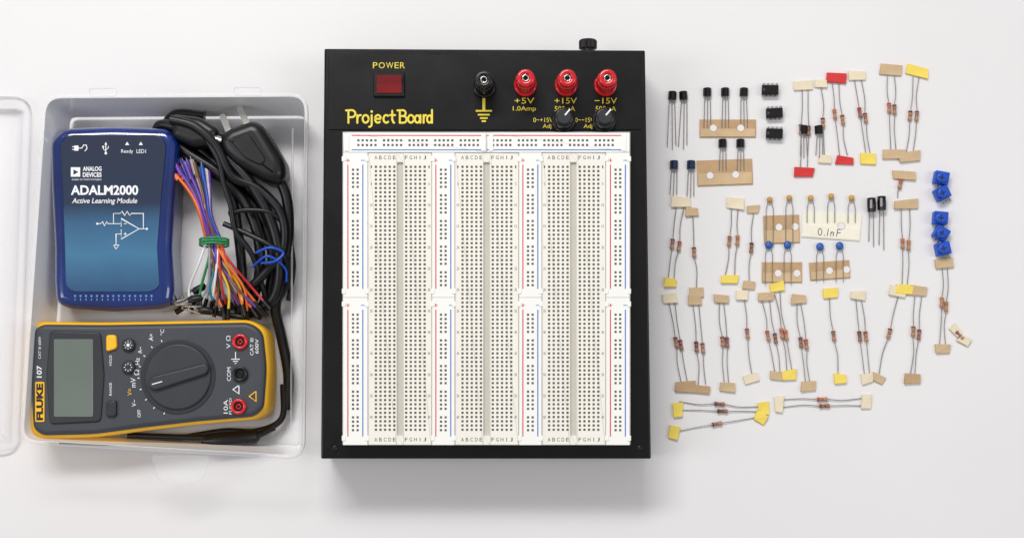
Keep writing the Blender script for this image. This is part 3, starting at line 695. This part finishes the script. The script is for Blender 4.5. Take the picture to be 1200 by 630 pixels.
def blob(mb,x,y,r,m,z=1.7*MM):
    c=P(x,y,z); rs=[]
    for k in range(9):
        ph=-math.pi/2+math.pi*k/8; rr=max(0.03,math.cos(ph))
        rs.append([c+Vector((r*S*rr*math.cos(2*math.pi*j/18),r*S*rr*math.sin(2*math.pi*j/18)*1.05,1.4*MM*math.sin(ph))) for j in range(18)])
    loft(mb,rs,m,True,True,None,True)
def capcard(box_,caps,m,card,label,holes,txt=None,ang=0,r=4.6):
    th=thing('taped_capacitors',label,'capacitors',P((box_[0]+box_[2])/2,(box_[1]+box_[3])/2,0),'ceramic capacitors on card tape')
    pad(th,*box_,card,holes,txt=txt,ang=ang)
    for (x,y) in caps:
        mb=MB(); blob(mb,x,y,r,m)
        for s in (-1,1):
            tube(mb,[P(x+s*2.2,y+3,1.4*MM),P(x+s*4.2,y+11,1.3*MM),P(x+s*4.2,box_[3]+3 if card is not M_wtape else box_[1]+12,1.3*MM)],0.24*MM,M_lead,5)
        mb.build('capacitor',th)
capcard((893,307,940,331),((901,287),(923,287)),M_bcap,K2,'two blue ceramic capacitors on brown card tape',((912,320),(934,320)))
capcard((949,306,996,327),((961,289),(984,288)),M_bcap,K2,'two blue ceramic capacitors on brown card tape',((972,317),(992,317)),ang=-4)
capcard((895,252,937,285),((902,234),(925,232)),M_ycap,K2,'two tan ceramic capacitors on brown card tape',((913,266),(932,266)),ang=-2,r=3.5)
capcard((940,249,1009,280),((950,232),(974,230),(998,232)),M_ycap,M_wtape,'three tan ceramic capacitors on white card with handwriting',((986,264),),txt='0.1nF',ang=4,r=3.5)
for (x,y,L) in ((1033,238,52),(1021,240,46)):
    th=thing('electrolytic_capacitor','small black cylindrical capacitor with long legs on the table','capacitor',P(x,y,0),'electrolytic capacitors on the table')
    mb=MB(); A=P(x,y-8,2.6*MM);B=P(x+0.5,y+8,2.6*MM); d=(B-A)
    tube(mb,[A,A+d*0.03,A+d*0.8,A+d*0.86,A+d*0.92,B],[2.1*MM,2.4*MM,2.4*MM,2.1*MM,2.4*MM,2.3*MM],M_blk,18)
    tube(mb,[A-d*0.01,A],[1.6*MM,1.7*MM],M_sil,16); mb.build('can',th)
    mb=MB(); quad(mb,x-1.6,y-6,x+1.2,y+4,5.08*MM,M_gstripe); mb.build('polarity_stripe',th)
    mb=MB()
    for s in (-1,1): tube(mb,[P(x+s*2,y+8,2.4*MM),P(x+s*2.4,y+14,1.2*MM),P(x+s*2.8,y+L+(s*3),0.5*MM)],0.25*MM,M_lead,5)
    mb.build('capacitor_legs',th)
for (x,y,an) in ((1104,208,10),(1105,226,-25),(1103,255,5),(1104,273,30),(1106,291,-12)):
    th=thing('trimmer_potentiometer','small blue square trimmer potentiometer with round slotted knob','potentiometer',P(x,y,0),'blue trimmer potentiometers on the table')
    a=math.radians(an); R=lambda u,v:(x+u*math.cos(a)-v*math.sin(a),y+u*math.sin(a)+v*math.cos(a))
    mb=MB(); slab(mb,O([R(-8.5,-7.5),R(8.5,-7.5),R(8.5,7.5),R(-8.5,7.5)],5*MM,1.5,3),0.5*MM,5*MM,0.4*MM,M_trim,steps=2); mb.build('trimmer_housing',th)
    mb=MB(); c=P(x,y,7.5*MM); cyl(mb,c,5.8*S,5*MM,7.6*MM,M_trim,28,0.5*MM,flute=0.06)
    line(mb,[R(-3.6,0),R(3.6,0)],1.5,7.65*MM,M_navy); line(mb,[R(0,-3.6),R(0,3.6)],1.5,7.68*MM,M_navy); mb.build('trimmer_knob',th)
    mb=MB()
    for u in (-4,0,4):
        q=R(u,7); q2=R(u*1.1,12.5); tube(mb,[P(q[0],q[1],1.5*MM),P(q2[0],q2[1],0.6*MM)],0.35*MM,M_sil,5)
    mb.build('trimmer_legs',th)

# ---------------- light
def area(name,loc,size,power,col,aim=(0,0,0),sy=None):
    l=bpy.data.lights.new(name,'AREA'); l.energy=power; l.color=col; l.shape='RECTANGLE'; l.size=size; l.size_y=sy or size
    o=bpy.data.objects.new(name,l); o.location=loc; o.rotation_euler=(Vector(aim)-Vector(loc)).to_track_quat('-Z','Y').to_euler(); COL.objects.link(o)
area('ceiling_lamp',(-0.35,1.15,1.6),1.1,26,(1,0.985,0.965),sy=0.3)
area('ceiling_lamp',(-1.5,-0.2,1.7),0.5,9,(0.98,0.985,1),sy=1.2)
area('ceiling_lamp',(1.6,-0.1,1.8),0.5,9,(0.99,0.985,1),sy=1.2)
w=bpy.data.worlds.new('World'); scene.world=w; w.use_nodes=True
w.node_tree.nodes['Background'].inputs[0].default_value=(0.99,0.98,0.985,1); w.node_tree.nodes['Background'].inputs[1].default_value=0.36
cam=bpy.data.cameras.new('camera'); cam.sensor_width=36; cam.sensor_fit='HORIZONTAL'; cam.lens=18*F/600; cam.clip_start=0.01; cam.clip_end=50
co=bpy.data.objects.new('camera',cam); co.location=C; co.rotation_euler=(T,0,0); COL.objects.link(co); scene.camera=co
scene.view_settings.view_transform='Standard'; scene.view_settings.look='None'; scene.view_settings.exposure=0
